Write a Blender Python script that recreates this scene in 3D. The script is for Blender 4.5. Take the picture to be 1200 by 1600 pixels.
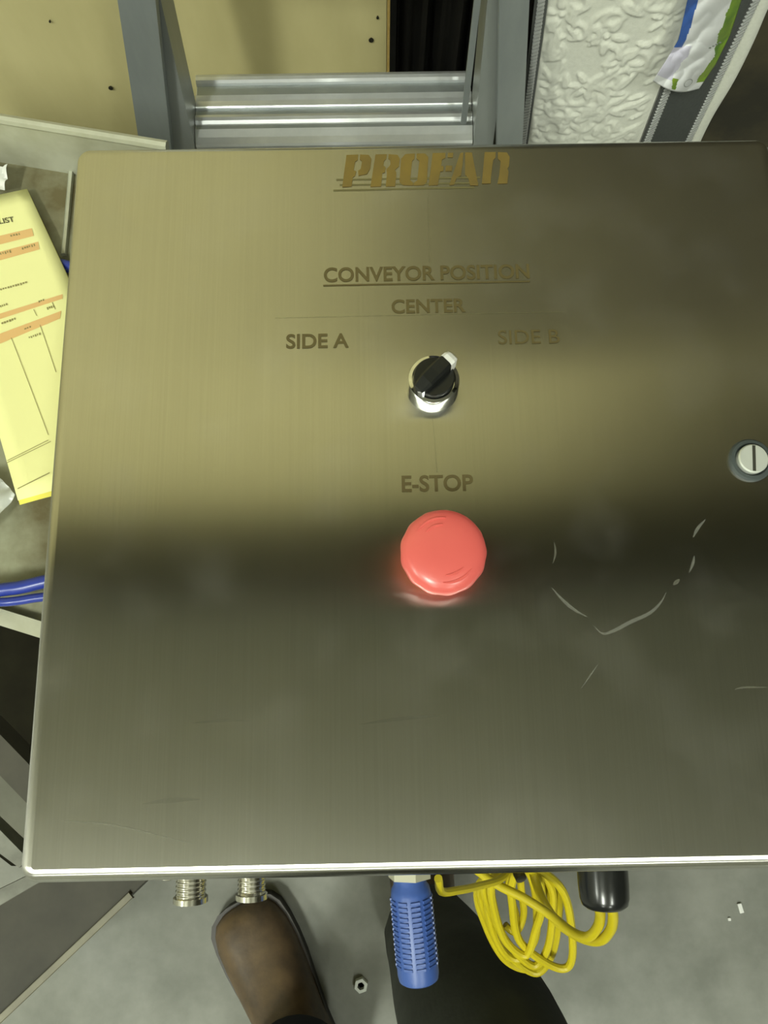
import bpy, bmesh, math, random
from mathutils import Vector, Matrix, noise
random.seed(7)
for o in list(bpy.data.objects): bpy.data.objects.remove(o)
S = bpy.context.scene
COL = S.collection
PI = math.pi

# ------------------------------------------------------------------ camera
LID = 0.82                                   # height of the box lid above the floor
CAM = Vector((-0.0287, -0.1082, LID + 0.38))
M3 = (Matrix.Rotation(-0.02418, 3, 'Z') @ Matrix.Rotation(0.22236, 3, 'X') @ Matrix.Rotation(0.00585, 3, 'Z'))
F = 1200.0
cd = bpy.data.cameras.new('camera'); cam = bpy.data.objects.new('camera', cd); COL.objects.link(cam)
cam.matrix_world = Matrix.Translation(CAM) @ M3.to_4x4()
cd.sensor_fit = 'VERTICAL'; cd.sensor_height = 32.0; cd.lens = 32.0 * F / 1600.0
cd.clip_start = 0.01
S.camera = cam

# ------------------------------------------------------------------ world, exposure
W = bpy.data.worlds.new('world'); S.world = W; W.use_nodes = True
W.node_tree.nodes['Background'].inputs[0].default_value = (0.8, 0.82, 0.7, 1)
W.node_tree.nodes['Background'].inputs[1].default_value = 0.05
vs = S.view_settings
vs.view_transform = 'Standard'; vs.look = 'None'; vs.gamma = 1.0; vs.use_curve_mapping = False
vs.exposure = 0.0
LAMP_COL = (0.955, 1.0, 0.885)
LAMPS = [(-1.6, -3.0, 210), (1.8, -3.2, 100), (-1.9, -6.6, 90), (1.7, -6.6, 90), (-4.6, -2.6, 120)]   # x, y, watts
CEIL = 5.8
UPSHARE = 0.45                               # upward light added to brighten the ceiling reflected in the lid

# ------------------------------------------------------------------ helpers
def ray(px, py):
    return M3 @ Vector(((px - 600) / F, (800 - py) / F, -1.0))
def at(px, py, z):                           # the point at height z seen in the direction of a pixel
    d = ray(px, py); return CAM + d * ((z - CAM.z) / d.z)
def atY(px, py, y):
    d = ray(px, py); return CAM + d * ((y - CAM.y) / d.y)
def atP(px, py, p, n):                       # on a plane
    d = ray(px, py); return CAM + d * ((p - CAM).dot(n) / d.dot(n))

def wloc(o):
    v = Vector((0, 0, 0))
    while o is not None: v += o.location; o = o.parent
    return v
def tag(o, label=None, cat=None, group=None, kind=None):
    if label: o['label'] = label
    if cat: o['category'] = cat
    if group: o['group'] = group
    if kind: o['kind'] = kind
    return o
def thing(name, label, cat, loc=(0, 0, 0), group=None):
    o = bpy.data.objects.new(name, None); COL.objects.link(o); o.location = loc; o.empty_display_size = 0.05
    return tag(o, label, cat, group)
def obj(name, bm, mat, parent=None, smooth=False, origin=None, label=None):
    """link a bmesh given in world coordinates as one mesh object"""
    me = bpy.data.meshes.new(name)
    bmesh.ops.recalc_face_normals(bm, faces=bm.faces)
    org = wloc(parent) if parent else Vector(origin or (0, 0, 0))
    bmesh.ops.translate(bm, verts=bm.verts, vec=-org)
    if smooth:
        for f in bm.faces: f.smooth = True
        for e in (bm.edges if smooth != 2 else ()):
            if len(e.link_faces) == 2 and e.calc_face_angle(0) > math.radians(38): e.smooth = False
    bm.to_mesh(me); bm.free()
    me.materials.append(mat)
    o = bpy.data.objects.new(name, me); COL.objects.link(o)
    if parent: o.parent = parent
    else: o.location = org
    if label: o['label'] = label
    return o
def struct(name, bm, mat, parent=None, smooth=False):
    o = obj(name, bm, mat, parent, smooth)
    if not parent: o['kind'] = 'structure'
    return o
def basis(ex, ey, ez):
    return Matrix((ex, ey, ez)).transposed()
def add_box(bm, c, s, rot=None, bevel=0.0, seg=2):
    r = bmesh.ops.create_cube(bm, size=1.0); vs_ = r['verts']
    for v in vs_:
        p = Vector((v.co.x * s[0], v.co.y * s[1], v.co.z * s[2]))
        v.co = (rot @ p if rot else p) + Vector(c)
    if bevel:
        es = list({e for v in vs_ for e in v.link_edges})
        bmesh.ops.bevel(bm, geom=es, offset=bevel, segments=seg, affect='EDGES', profile=0.5)
    return bm
def bx(c, s, rot=None, bevel=0.0, seg=2): return add_box(bmesh.new(), c, s, rot, bevel, seg)
def bar(bm, a, b, w, h, up=Vector((0, 0, 1)), bevel=0.0):
    a = Vector(a); b = Vector(b); d = (b - a); L = d.length; d.normalize()
    x = d.cross(up).normalized(); z = x.cross(d).normalized()
    return add_box(bm, (a + b) / 2, (w, L, h), basis(x, d, z), bevel)
def add_lathe(bm, c, prof, n=48, axis=Vector((0, 0, 1)), ang0=0.0, rmod=None):
    axis = axis.normalized()
    x = axis.orthogonal().normalized()
    if abs(axis.z) > 0.99: x = Vector((1, 0, 0))
    y = axis.cross(x); rings = []
    for r, h in prof:
        if r < 1e-6: rings.append([bm.verts.new(Vector(c) + axis * h)]); continue
        ring = []
        for i in range(n):
            a = ang0 + 2 * PI * i / n; rr = r * (rmod(a, h) if rmod else 1)
            ring.append(bm.verts.new(Vector(c) + axis * h + x * (rr * math.cos(a)) + y * (rr * math.sin(a))))
        rings.append(ring)
    for A, B in zip(rings, rings[1:]):
        for i in range(n):
            j = (i + 1) % n
            if len(A) == 1 and len(B) == 1: continue
            if len(A) == 1: bm.faces.new((A[0], B[i], B[j]))
            elif len(B) == 1: bm.faces.new((A[i], A[j], B[0]))
            else: bm.faces.new((A[i], A[j], B[j], B[i]))
    for R_ in (rings[0], rings[-1]):
        if len(R_) > 2: bm.faces.new(R_)
    return bm
def lathe(c, prof, n=48, axis=Vector((0, 0, 1)), ang0=0.0, rmod=None): return add_lathe(bmesh.new(), c, prof, n, axis, ang0, rmod)
def spline(pts, sub=8):
    P = [Vector(p) for p in pts]; P = [2 * P[0] - P[1]] + P + [2 * P[-1] - P[-2]]; out = []
    for i in range(1, len(P) - 2):
        a, b, c, d = P[i - 1:i + 3]
        for k in range(sub):
            t = k / sub
            out.append(0.5 * ((2 * b) + (c - a) * t + (2 * a - 5 * b + 4 * c - d) * t * t + (3 * b - a - 3 * c + d) * t ** 3))
    out.append(P[-2]); return out
def add_tube(bm, pts, r, n=10, sub=8, smooth_path=True):
    P = spline(pts, sub) if smooth_path else [Vector(p) for p in pts]
    t0 = (P[1] - P[0]).normalized(); u = t0.orthogonal().normalized(); rings = []
    for i, p in enumerate(P):
        t = (P[min(i + 1, len(P) - 1)] - P[max(i - 1, 0)]).normalized()
        u = (u - t * u.dot(t)).normalized(); v = t.cross(u)
        rr = r(i / (len(P) - 1)) if callable(r) else r
        rings.append([bm.verts.new(p + u * (rr * math.cos(2 * PI * k / n)) + v * (rr * math.sin(2 * PI * k / n))) for k in range(n)])
    for A, B in zip(rings, rings[1:]):
        for k in range(n): bm.faces.new((A[k], A[(k + 1) % n], B[(k + 1) % n], B[k]))
    bm.faces.new(rings[0]); bm.faces.new(rings[-1]); return bm
def tube(pts, r, n=10, sub=8): return add_tube(bmesh.new(), pts, r, n, sub)
def add_prism(bm, poly, vec):                # closed polygon swept along a vector
    A = [bm.verts.new(Vector(p)) for p in poly]; B = [bm.verts.new(Vector(p) + vec) for p in poly]; n = len(A)
    bm.faces.new(A); bm.faces.new(B)
    for i in range(n): bm.faces.new((A[i], A[(i + 1) % n], B[(i + 1) % n], B[i]))
    return bm
def rrect(w, h, r, n=6):
    out = []
    for cx, cy, a0 in ((w / 2 - r, h / 2 - r, 0), (-w / 2 + r, h / 2 - r, 90), (-w / 2 + r, -h / 2 + r, 180), (w / 2 - r, -h / 2 + r, 270)):
        for k in range(n + 1):
            a = math.radians(a0 + 90 * k / n); out.append((cx + r * math.cos(a), cy + r * math.sin(a)))
    return out
def loft(bm, rings, caps=True):
    R_ = [[bm.verts.new(Vector(p)) for p in r] for r in rings]; n = len(R_[0])
    for A, B in zip(R_, R_[1:]):
        for k in range(n): bm.faces.new((A[k], A[(k + 1) % n], B[(k + 1) % n], B[k]))
    if caps: bm.faces.new(R_[0]); bm.faces.new(R_[-1])
    return bm
def ribbon(bm, pts, w, n=Vector((0, 0, 1)), taper=False):   # a flat strip along a path
    P = [Vector(p) for p in pts]; prev = None
    for i, p in enumerate(P):
        t = (P[min(i + 1, len(P) - 1)] - P[max(i - 1, 0)]).normalized(); s = t.cross(n).normalized()
        ww = w * (1 if not taper else max(0.15, math.sin(PI * (i + .3) / (len(P) - .4)))) / 2
        cur = (bm.verts.new(p - s * ww), bm.verts.new(p + s * ww))
        if prev: bm.faces.new((prev[0], prev[1], cur[1], cur[0]))
        prev = cur
    return bm

# ------------------------------------------------------------------ materials
def lin(c):
    f = lambda v: v / 12.92 if v <= 0.04045 else ((v + 0.055) / 1.055) ** 2.4
    return tuple(f(v / 255) for v in c) + (1,)
def mat(name, col, rough=0.6, metal=0.0, var=0.0, vscale=8.0, col2=None, bump=0.0, bscale=60.0, spec=0.5,
        emit=None, estr=0.0, stretch=None, detail=6.0, alpha=1.0, coat=0.0, rvar=0.0, aniso=0.0, sheen=0.0, trans=0.0, lo=0.35, hi=0.65):
    m = bpy.data.materials.new(name); m.use_nodes = True; nt = m.node_tree; b = nt.nodes['Principled BSDF']; L = nt.links.new
    b.inputs['Base Color'].default_value = col if len(col) == 4 else tuple(col) + (1,)
    b.inputs['Roughness'].default_value = rough; b.inputs['Metallic'].default_value = metal
    b.inputs['Specular IOR Level'].default_value = spec; b.inputs['Alpha'].default_value = alpha
    b.inputs['Coat Weight'].default_value = coat; b.inputs['Sheen Weight'].default_value = sheen
    b.inputs['Transmission Weight'].default_value = trans
    if emit: b.inputs['Emission Color'].default_value = emit; b.inputs['Emission Strength'].default_value = estr
    tc = nt.nodes.new('ShaderNodeTexCoord'); mp = nt.nodes.new('ShaderNodeMapping'); L(tc.outputs['Object'], mp.inputs[0])
    if stretch: mp.inputs['Scale'].default_value = stretch
    if col2 is not None:
        nz = nt.nodes.new('ShaderNodeTexNoise'); nz.inputs['Scale'].default_value = vscale; nz.inputs['Detail'].default_value = detail
        nz.inputs['Roughness'].default_value = 0.6; L(mp.outputs[0], nz.inputs['Vector'])
        rp = nt.nodes.new('ShaderNodeValToRGB'); rp.color_ramp.elements[0].position = lo; rp.color_ramp.elements[1].position = hi
        rp.color_ramp.elements[0].color = b.inputs['Base Color'].default_value; rp.color_ramp.elements[1].color = col2 if len(col2) == 4 else tuple(col2) + (1,)
        L(nz.outputs['Fac'], rp.inputs[0]); L(rp.outputs[0], b.inputs['Base Color'])
        if rvar:
            ma = nt.nodes.new('ShaderNodeMath'); ma.operation = 'MULTIPLY_ADD'; ma.inputs[1].default_value = rvar; ma.inputs[2].default_value = rough - rvar / 2
            L(nz.outputs['Fac'], ma.inputs[0]); L(ma.outputs[0], b.inputs['Roughness'])
    if bump:
        nb = nt.nodes.new('ShaderNodeTexNoise'); nb.inputs['Scale'].default_value = bscale; nb.inputs['Detail'].default_value = 5
        L(mp.outputs[0], nb.inputs['Vector'])
        bp = nt.nodes.new('ShaderNodeBump'); bp.inputs['Strength'].default_value = bump; bp.inputs['Distance'].default_value = 0.002
        L(nb.outputs['Fac'], bp.inputs['Height']); L(bp.outputs[0], b.inputs['Normal'])
    if aniso: b.inputs['Anisotropic'].default_value = aniso
    return m

def brushed_steel():
    """stainless sheet, grain along Y: reflections spread sideways (along X)"""
    m = mat('brushed_stainless', (0.63, 0.62, 0.58), 0.27, 1.0, aniso=0.93)
    nt = m.node_tree; b = nt.nodes['Principled BSDF']; L = nt.links.new
    tg = nt.nodes.new('ShaderNodeTangent'); tg.direction_type = 'UV_MAP'; tg.uv_map = 'UVMap'; L(tg.outputs[0], b.inputs['Tangent'])
    tc = nt.nodes.new('ShaderNodeTexCoord')
    mp = nt.nodes.new('ShaderNodeMapping'); mp.inputs['Scale'].default_value = (1500, 9, 9); L(tc.outputs['Object'], mp.inputs[0])
    nz = nt.nodes.new('ShaderNodeTexNoise'); nz.inputs['Scale'].default_value = 1.0; nz.inputs['Detail'].default_value = 3; L(mp.outputs[0], nz.inputs[0])
    n2 = nt.nodes.new('ShaderNodeTexNoise'); n2.inputs['Scale'].default_value = 9.0; n2.inputs['Detail'].default_value = 5; L(tc.outputs['Object'], n2.inputs[0])
    r1 = nt.nodes.new('ShaderNodeMapRange'); r1.inputs[1].default_value = .3; r1.inputs[2].default_value = .7; r1.inputs[3].default_value = .965; r1.inputs[4].default_value = 1.03; L(nz.outputs['Fac'], r1.inputs[0])
    r2 = nt.nodes.new('ShaderNodeMapRange'); r2.inputs[1].default_value = .3; r2.inputs[2].default_value = .7; r2.inputs[3].default_value = .95; r2.inputs[4].default_value = 1.04; L(n2.outputs['Fac'], r2.inputs[0])
    mu = nt.nodes.new('ShaderNodeMath'); mu.operation = 'MULTIPLY'; L(r1.outputs[0], mu.inputs[0]); L(r2.outputs[0], mu.inputs[1])
    prev = mu.outputs[0]
    sep = tc.outputs['Object']
    for (sx, sy, rad, dark) in STAINS:          # finger marks and dried drops on the lid
        ds = nt.nodes.new('ShaderNodeVectorMath'); ds.operation = 'DISTANCE'; L(sep, ds.inputs[0]); ds.inputs[1].default_value = (sx, sy, 0)
        ms = nt.nodes.new('ShaderNodeMapRange'); ms.interpolation_type = 'SMOOTHSTEP'; ms.inputs[1].default_value = 0; ms.inputs[2].default_value = rad
        ms.inputs[3].default_value = dark; ms.inputs[4].default_value = 1.0; L(ds.outputs['Value'], ms.inputs[0])
        mm = nt.nodes.new('ShaderNodeMath'); mm.operation = 'MULTIPLY'; L(prev, mm.inputs[0]); L(ms.outputs[0], mm.inputs[1]); prev = mm.outputs[0]
    mx = nt.nodes.new('ShaderNodeMix'); mx.data_type = 'RGBA'; mx.blend_type = 'MULTIPLY'; mx.inputs[0].default_value = 1
    mx.inputs[6].default_value = (0.64, 0.63, 0.585, 1); L(prev, mx.inputs[7]); L(mx.outputs[2], b.inputs['Base Color'])
    r3 = nt.nodes.new('ShaderNodeMapRange'); r3.inputs[1].default_value = .25; r3.inputs[2].default_value = .75; r3.inputs[3].default_value = .225; r3.inputs[4].default_value = .255; L(n2.outputs['Fac'], r3.inputs[0])
    L(r3.outputs[0], b.inputs['Roughness'])
    n3 = nt.nodes.new('ShaderNodeTexNoise'); n3.inputs['Scale'].default_value = 26.0; n3.inputs['Detail'].default_value = 7; L(tc.outputs['Object'], n3.inputs[0])
    r4 = nt.nodes.new('ShaderNodeMapRange'); r4.inputs[1].default_value = .5; r4.inputs[2].default_value = .75; r4.inputs[3].default_value = 1.0; r4.inputs[4].default_value = .965; L(n3.outputs['Fac'], r4.inputs[0])
    L(r4.outputs[0], b.inputs['Metallic'])
    return m
def uv_planar(o, sx=1.0):
    me = o.data; uv = me.uv_layers.new(name='UVMap')
    for l in me.loops:
        c = me.vertices[l.vertex_index].co; uv.data[l.index].uv = (c.x, c.y + c.z * .3)
def lp(px, py): p = at(px, py, LID); return p
STAINS = [(lp(482, 632).x, lp(482, 632).y, .010, .86), (lp(572, 690).x, lp(572, 690).y, .012, .9), (lp(545, 665).x, lp(545, 665).y, .009, .93),
          (lp(582, 578).x, lp(582, 578).y, .008, .93), (lp(230, 275).x, lp(230, 275).y, .012, .95), (lp(390, 738).x, lp(390, 738).y, .012, .95)]
STEEL = brushed_steel()
STEEL_BODY = mat('stainless_body', (0.55, 0.54, 0.5), 0.35, 1.0)
ALU = mat('aluminium', (0.78, 0.80, 0.81), 0.30, 0.75, col2=(0.70, 0.72, 0.73), vscale=30, rvar=.06)
ALU_MID = mat('weathered_aluminium', (0.36, 0.385, 0.375), 0.42, 0.7, col2=(0.44, 0.465, 0.455), vscale=14, stretch=(1, 1, .15))
ALU_DULL = mat('dull_aluminium', (0.30, 0.33, 0.335), 0.5, 0.75, col2=(0.38, 0.41, 0.41), vscale=14, stretch=(1, 1, .15))
CHROME = mat('chrome', (0.86, 0.87, 0.87), 0.06, 1.0)
NICKEL = mat('nickel', (0.74, 0.72, 0.64), 0.18, 1.0)
BLACK_GLOSS = mat('black_plastic', (0.012, 0.013, 0.012), 0.22)
BLACK_MATT = mat('black_matt', (0.012, 0.012, 0.010), 0.8)
RUBBER = mat('grey_rubber', (0.050, 0.062, 0.062), 0.55)
CAMGREY = mat('zinc_insert', (0.60, 0.63, 0.58), 0.45, 0.35)
WHITE_P = mat('white_plastic', (0.80, 0.80, 0.76), 0.4)
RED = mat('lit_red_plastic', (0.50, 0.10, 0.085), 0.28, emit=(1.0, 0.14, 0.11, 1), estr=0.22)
YELLOW_RING = mat('yellow_plastic', (0.55, 0.45, 0.03), 0.45)
INK = mat('etched_lettering', lin((84, 74, 38)), 0.7)
INK_LOGO = mat('etched_logo', lin((116, 97, 40)), 0.7, col2=lin((102, 86, 40)), vscale=40)
INK_LINE = mat('etched_line', lin((98, 92, 56)), 0.7)
SCR = mat('chalky_scratch', (0.30, 0.31, 0.27), 0.8, alpha=0.30)
SMUDGE = mat('dark_smudge', (0.06, 0.06, 0.045), 0.8, alpha=0.06)
SCR_F = mat('faint_scratch', (0.24, 0.24, 0.19), 0.8, alpha=0.30)
YEL = mat('yellow_cable', (0.50, 0.41, 0.010), 0.42, col2=(0.58, 0.48, 0.015), vscale=20)
BLUE = mat('blue_plastic', (0.045, 0.100, 0.34), 0.40)
BLUE_HOSE = mat('blue_hose', (0.025, 0.045, 0.30), 0.3)
BEIGE = mat('beige_plastic', (0.42, 0.41, 0.30), 0.5)
CONC = mat('concrete', (0.155, 0.162, 0.138), 0.7, col2=(0.27, 0.275, 0.245), vscale=9, bump=.15, bscale=40, detail=12, lo=.32, hi=.70)
PLY = mat('plywood', (0.52, 0.462, 0.222), 0.75, col2=(0.62, 0.555, 0.285), vscale=5, stretch=(1, 1, .3), bump=.05)
PLY_EDGE = mat('plywood_edge', (0.46, 0.30, 0.08), 0.8, col2=(0.56, 0.40, 0.13), vscale=60)
DARKWALL = mat('dark_brown_wall', (0.060, 0.050, 0.024), 0.85, col2=(0.022, 0.020, 0.011), vscale=9)
CURTAIN = mat('black_sheeting', (0.010, 0.009, 0.007), 0.6)
DARK_INFILL = mat('black_infill', (0.010, 0.009, 0.005), 0.9, spec=.15, col2=(0.018, 0.017, 0.009), vscale=12)
FRAME_P = mat('dusty_steel', (0.085, 0.085, 0.062), 0.6, 0.1, col2=(0.12, 0.12, 0.09), vscale=14)
DARKTRIM = mat('added_dark_duct', (0.05, 0.05, 0.042), 0.8)
CEILM = mat('ceiling_sheet', (0.50, 0.50, 0.43), 0.85)
WALLM = mat('painted_wall', (0.40, 0.40, 0.34), 0.85)
TRAY = mat('dirty_galvanised', (0.30, 0.31, 0.215), 0.55, 0.1, col2=(0.12, 0.10, 0.045), vscale=12, detail=9, lo=.36, hi=.62)
TRAY_RIM = mat('galvanised_rim', (0.50, 0.51, 0.41), 0.5, 0.3, col2=(0.40, 0.40, 0.30), vscale=25)
FRAME_G = mat('grey_steel_frame', (0.062, 0.058, 0.042), 0.65, 0.1, col2=(0.036, 0.034, 0.024), vscale=12)
FRAME_E = mat('edge_highlight', (0.20, 0.19, 0.13), 0.5, 0.1, col2=(0.14, 0.13, 0.09), vscale=20)
FRAME_L = mat('worn_steel_frame', (0.21, 0.215, 0.18), 0.5, 0.2, col2=(0.10, 0.10, 0.08), vscale=14)
PAPER_Y = mat('yellow_paper', (0.80, 0.79, 0.37), 0.8)
PAPER_Y2 = mat('yellow_paper_under', (0.74, 0.66, 0.10), 0.8)
PAPER_O = mat('orange_print', lin((218, 178, 118)), 0.8)
PAPER_I = mat('grey_print', lin((140, 132, 84)), 0.8)
PAPER_W = mat('white_paper', (0.72, 0.73, 0.70), 0.7)
PLASTIC_W = mat('cloudy_plastic', (0.50, 0.52, 0.48), 0.25, alpha=.85)
QUILT = mat('quilted_white_fabric', (0.68, 0.69, 0.61), 0.85, col2=(0.74, 0.75, 0.67), vscale=200, bump=.12, bscale=700, sheen=.2)
GUSSET = mat('charcoal_fabric', (0.062, 0.068, 0.064), 0.9, col2=(0.075, 0.082, 0.078), vscale=300, bump=.15, bscale=900)
ZIP = mat('grey_zip', (0.42, 0.43, 0.42), 0.5)
ZIP_T = mat('dark_zip_tape', (0.09, 0.095, 0.09), 0.85)
WRAP = mat('glossy_white_film', (0.80, 0.81, 0.83), 0.28)
WRAP_B = mat('blue_print', (0.045, 0.12, 0.42), 0.3)
WRAP_G = mat('green_print', (0.10, 0.22, 0.02), 0.3, col2=(0.28, 0.42, 0.03), vscale=30)
WRAP_L = mat('pale_lilac_print', (0.60, 0.58, 0.70), 0.3)
LEATHER = mat('brown_leather', (0.050, 0.036, 0.024), 0.45, col2=(0.145, 0.096, 0.050), vscale=17, bump=.12, bscale=150)
SOLE = mat('dark_sole', (0.022, 0.020, 0.018), 0.6)
WELT = mat('boot_welt', (0.038, 0.032, 0.027), 0.5)
DENIM = mat('dark_trousers', (0.016, 0.019, 0.017), 0.9, col2=(0.034, 0.040, 0.034), vscale=12, bump=.15, bscale=250)
HEM = mat('navy_trousers', (0.012, 0.016, 0.030), 0.9)
SCREWM = mat('dark_screw', (0.03, 0.028, 0.018), 0.5, 0.5)
LAMP_BODY = mat('lamp_housing', (0.6, 0.6, 0.58), 0.5)
LAMP_GLASS = mat('lamp_diffuser', (0.9, 0.9, 0.85), 0.5, emit=LAMP_COL + (1,), estr=3.0)

# ------------------------------------------------------------------ lamps on the ceiling
for i, (x, y, wt) in enumerate(LAMPS):
    t = thing('ceiling_light', ['ceiling light behind the photographer on the left', 'ceiling light behind the photographer on the right',
        'far ceiling light on the left', 'far ceiling light on the right', 'ceiling light over the workbench side'][i], 'light', (x, y, CEIL - .75))
    obj('housing', bx((x, y, CEIL - .66), (.34, 1.3, .08), None, .01), LAMP_BODY, t)
    obj('diffuser', bx((x, y, CEIL - .71), (.30, 1.24, .02), None, .004), LAMP_GLASS, t)
    for dy in (-.5, .5): obj('hanger', bx((x, y + dy, CEIL - .31), (.012, .012, .62)), LAMP_BODY, t)
    ld = bpy.data.lights.new('lamp', 'AREA'); ld.shape = 'RECTANGLE'; ld.size = .30; ld.size_y = 1.24; ld.energy = wt; ld.color = LAMP_COL
    lo_ = bpy.data.objects.new('lamp', ld); COL.objects.link(lo_); lo_.parent = t; lo_.location = (0, 0, .025)
    lu = bpy.data.lights.new('ceiling_fill', 'AREA'); lu.shape = 'RECTANGLE'; lu.size = .28; lu.size_y = 1.2; lu.energy = wt * UPSHARE; lu.color = LAMP_COL
    lw = bpy.data.objects.new('ceiling_fill', lu); COL.objects.link(lw); lw.parent = t; lw.location = (0, 0, .14); lw.rotation_euler = (PI, 0, 0)

# ------------------------------------------------------------------ the room
YW = 0.845                                   # plane of the plywood wall
struct('floor', bx((0, -3, -.05), (12, 11, .1)), CONC)
struct('ceiling', bx((0, -3, CEIL + .05), (12, 11, .1)), CEILM)
struct('wall_left', bx((-6.05, -3, CEIL / 2), (.1, 11, CEIL)), WALLM)
struct('wall_right', bx((6.05, -3, CEIL / 2), (.1, 11, CEIL)), DARKWALL)
struct('wall_back', bx((0, -8.55, CEIL / 2), (12, .1, CEIL)), WALLM)
struct('wall_opening', bx((3.16, .848, 2.59 / 2), (5.68, .06, 2.58)), DARKWALL)
struct('wall_upper', bx((3.4, 1.0, (2.6 + CEIL) / 2), (5.2, .06, CEIL - 2.6)), DARKWALL)
XE = atY(606, 50, YW).x                      # right edge of the plywood beside the dark opening
wf = struct('wall_front', bx((-3.0 + XE / 2 - .02, YW + .08, CEIL / 2), (6.0 + XE - .06, .10, CEIL)), DARKWALL)
TOP = 4.55
def sheet(x0, x1, z0, z1):
    g = .0015
    o = obj('plywood_sheet', bx(((x0 + x1) / 2, YW + .011, (z0 + z1) / 2), (x1 - x0 - 2 * g, .018, z1 - z0 - 2 * g), None, .001, 1), PLY, wf); return o
near = None
for r, (z0, z1) in enumerate(((.0, 2.44), (2.44, TOP))):
    for k in range(5):
        s_ = sheet(XE - 1.22 * (k + 1), XE - 1.22 * k, z0, z1)
        if r == 0 and k == 0: near = s_
edge = obj('sheet_edge', bx((XE + .001, YW + .011, 1.22), (.004, .017, 2.43)), PLY_EDGE, near, label='raw yellow-brown sawn edge')
# plywood boarding over the top of the opening
HDR = 2.6; HX = 0.75
hd = struct('trim_1', bx(((XE + HX) / 2, YW + .08, (HDR + CEIL) / 2), (HX - XE, .10, CEIL - HDR)), DARKWALL)
obj('plywood_sheet', bx(((XE + HX) / 2, YW + .011, (HDR + TOP) / 2), (HX - XE - .003, .018, TOP - HDR), None, .001, 1), PLY, hd)
struct('trim_2', bx((0, YW - .17, (5.3 + CEIL) / 2), (11.8, .33, CEIL - 5.3), None, .01), DARKTRIM)  # unseen dark duct added so the lid reflects a dark band
for (px, py, r) in ((173, 137, .0035), (580, 62, .0038), (78, 33, .0015), (590, 27, .002)):
    p = atY(px, py, YW)
    sc = lathe((p.x, YW + .0022, p.z), ((0.0001, 0), (r * .3, .0006), (r * .6, .0006), (r, .0026), (r, .004)), 14, Vector((0, -1, 0)))
    obj('screw', sc, SCREWM, near)
# black sheeting hung in the opening
bm = bmesh.new(); n = 70; x0, x1 = XE + .015, XE + .325; R0 = []
prev = None
for i in range(n + 1):
    u = i / n; x = x0 + (x1 - x0) * u; y = YW + .055 + .012 * math.sin(u * 37) + .009 * math.sin(u * 71 + 1)
    cur = [bm.verts.new((x, y + .006 * math.sin(z * 3 + u * 9), z)) for z in (.01, .3, .6, .9, 1.3, 1.8, 2.3)]
    if prev:
        for a in range(6): bm.faces.new((prev[a], cur[a], cur[a + 1], prev[a + 1]))
    prev = cur
c = obj('curtain', bm, CURTAIN, None, True, (XE + .17, YW + .055, 0))
md = c.modifiers.new('t', 'SOLIDIFY'); md.thickness = .003
tag(c, 'black sheeting hanging in the gap beside the plywood edge behind the ladder', 'curtain')

# ------------------------------------------------------------------ control box
LW, LH = .3968, .3889
box = thing('control_box', 'brushed stainless steel control box with selector knob and red button on its lid', 'control box', (0, 0, LID - .165))
rings = []
prof = [(0.0, -.022), (0.0, -.0068)] + [(.0068 * (1 - math.cos(a)), -.0068 + .0068 * math.sin(a)) for a in [PI / 2 * k / 6 for k in range(1, 7)]]
# profile: inset from the outer edge, height under the lid plane
for ins, h in prof:
    rings.append([(x, y, LID + h) for x, y in rrect(LW - 2 * ins, LH - 2 * ins, max(.0085 - ins, .0012), 8)])
lid = obj('lid', loft(bmesh.new(), rings), STEEL, box, True); uv_planar(lid)
for p in lid.data.polygons:
    if p.normal.z > .99 and len(p.vertices) > 10: p.use_smooth = False
bodyb = loft(bmesh.new(), [[(x, y, z) for x, y in rrect(LW - .012, LH - .012, .006, 5)] for z in (LID - .165, LID - .022)])
obj('body', bodyb, STEEL_BODY, box, True)
obj('gasket', loft(bmesh.new(), [[(x, y, z) for x, y in rrect(LW - .008, LH - .008, .006, 5)] for z in (LID - .0245, LID - .0221)]), BLACK_MATT, box)
ZT = LID + .00025
def text_mesh(s, size, off, xs=1.0):
    cu = bpy.data.curves.new('t', 'FONT'); cu.body = s; cu.size = size; cu.offset = off; cu.resolution_u = 6
    o = bpy.data.objects.new('t', cu); COL.objects.link(o)
    me = bpy.data.meshes.new_from_object(o.evaluated_get(bpy.context.evaluated_depsgraph_get()))
    bm = bmesh.new(); bm.from_mesh(me); bmesh.ops.remove_doubles(bm, verts=bm.verts, dist=1e-4)
    bmesh.ops.dissolve_degenerate(bm, edges=bm.edges, dist=1e-4)
    bmesh.ops.delete(bm, geom=[f for f in bm.faces if f.calc_area() < 1e-7], context='FACES_ONLY')
    bpy.data.objects.remove(o); bpy.data.curves.remove(cu); bpy.data.meshes.remove(me)
    return bm
def place_text(name, s, p00, p10, p01, mat_, parent, size=1.0, off=.022, lift=Vector((0, 0, 0)), label=None):
    """p00 bottom left, p10 bottom right, p01 top left of the lettering, world points"""
    bm = text_mesh(s, size, off); xs = [v.co.x for v in bm.verts]; ys = [v.co.y for v in bm.verts]
    x0, x1, y0, y1 = min(xs), max(xs), min(ys), max(ys)
    for v in bm.verts:
        u = (v.co.x - x0) / (x1 - x0); w = (v.co.y - y0) / (y1 - y0)
        v.co = p00 + (p10 - p00) * u + (p01 - p00) * w + lift
    return obj(name, bm, mat_, parent, label=label)
def lid_text(s, x0, x1, yt, yb, sl=-.0185, off=.022):
    z = ZT
    a = at(x0, yb, z); b = at(x1, yb + sl * (x1 - x0), z); c = at(x0 + .06 * (yt - yb) * -0.0, yt, z)
    up = (at(x0, yt, z) - a); up = Vector((0, up.length, 0))
    return place_text('lettering', s, a, b, a + up, INK, lid, off=off)
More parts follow.
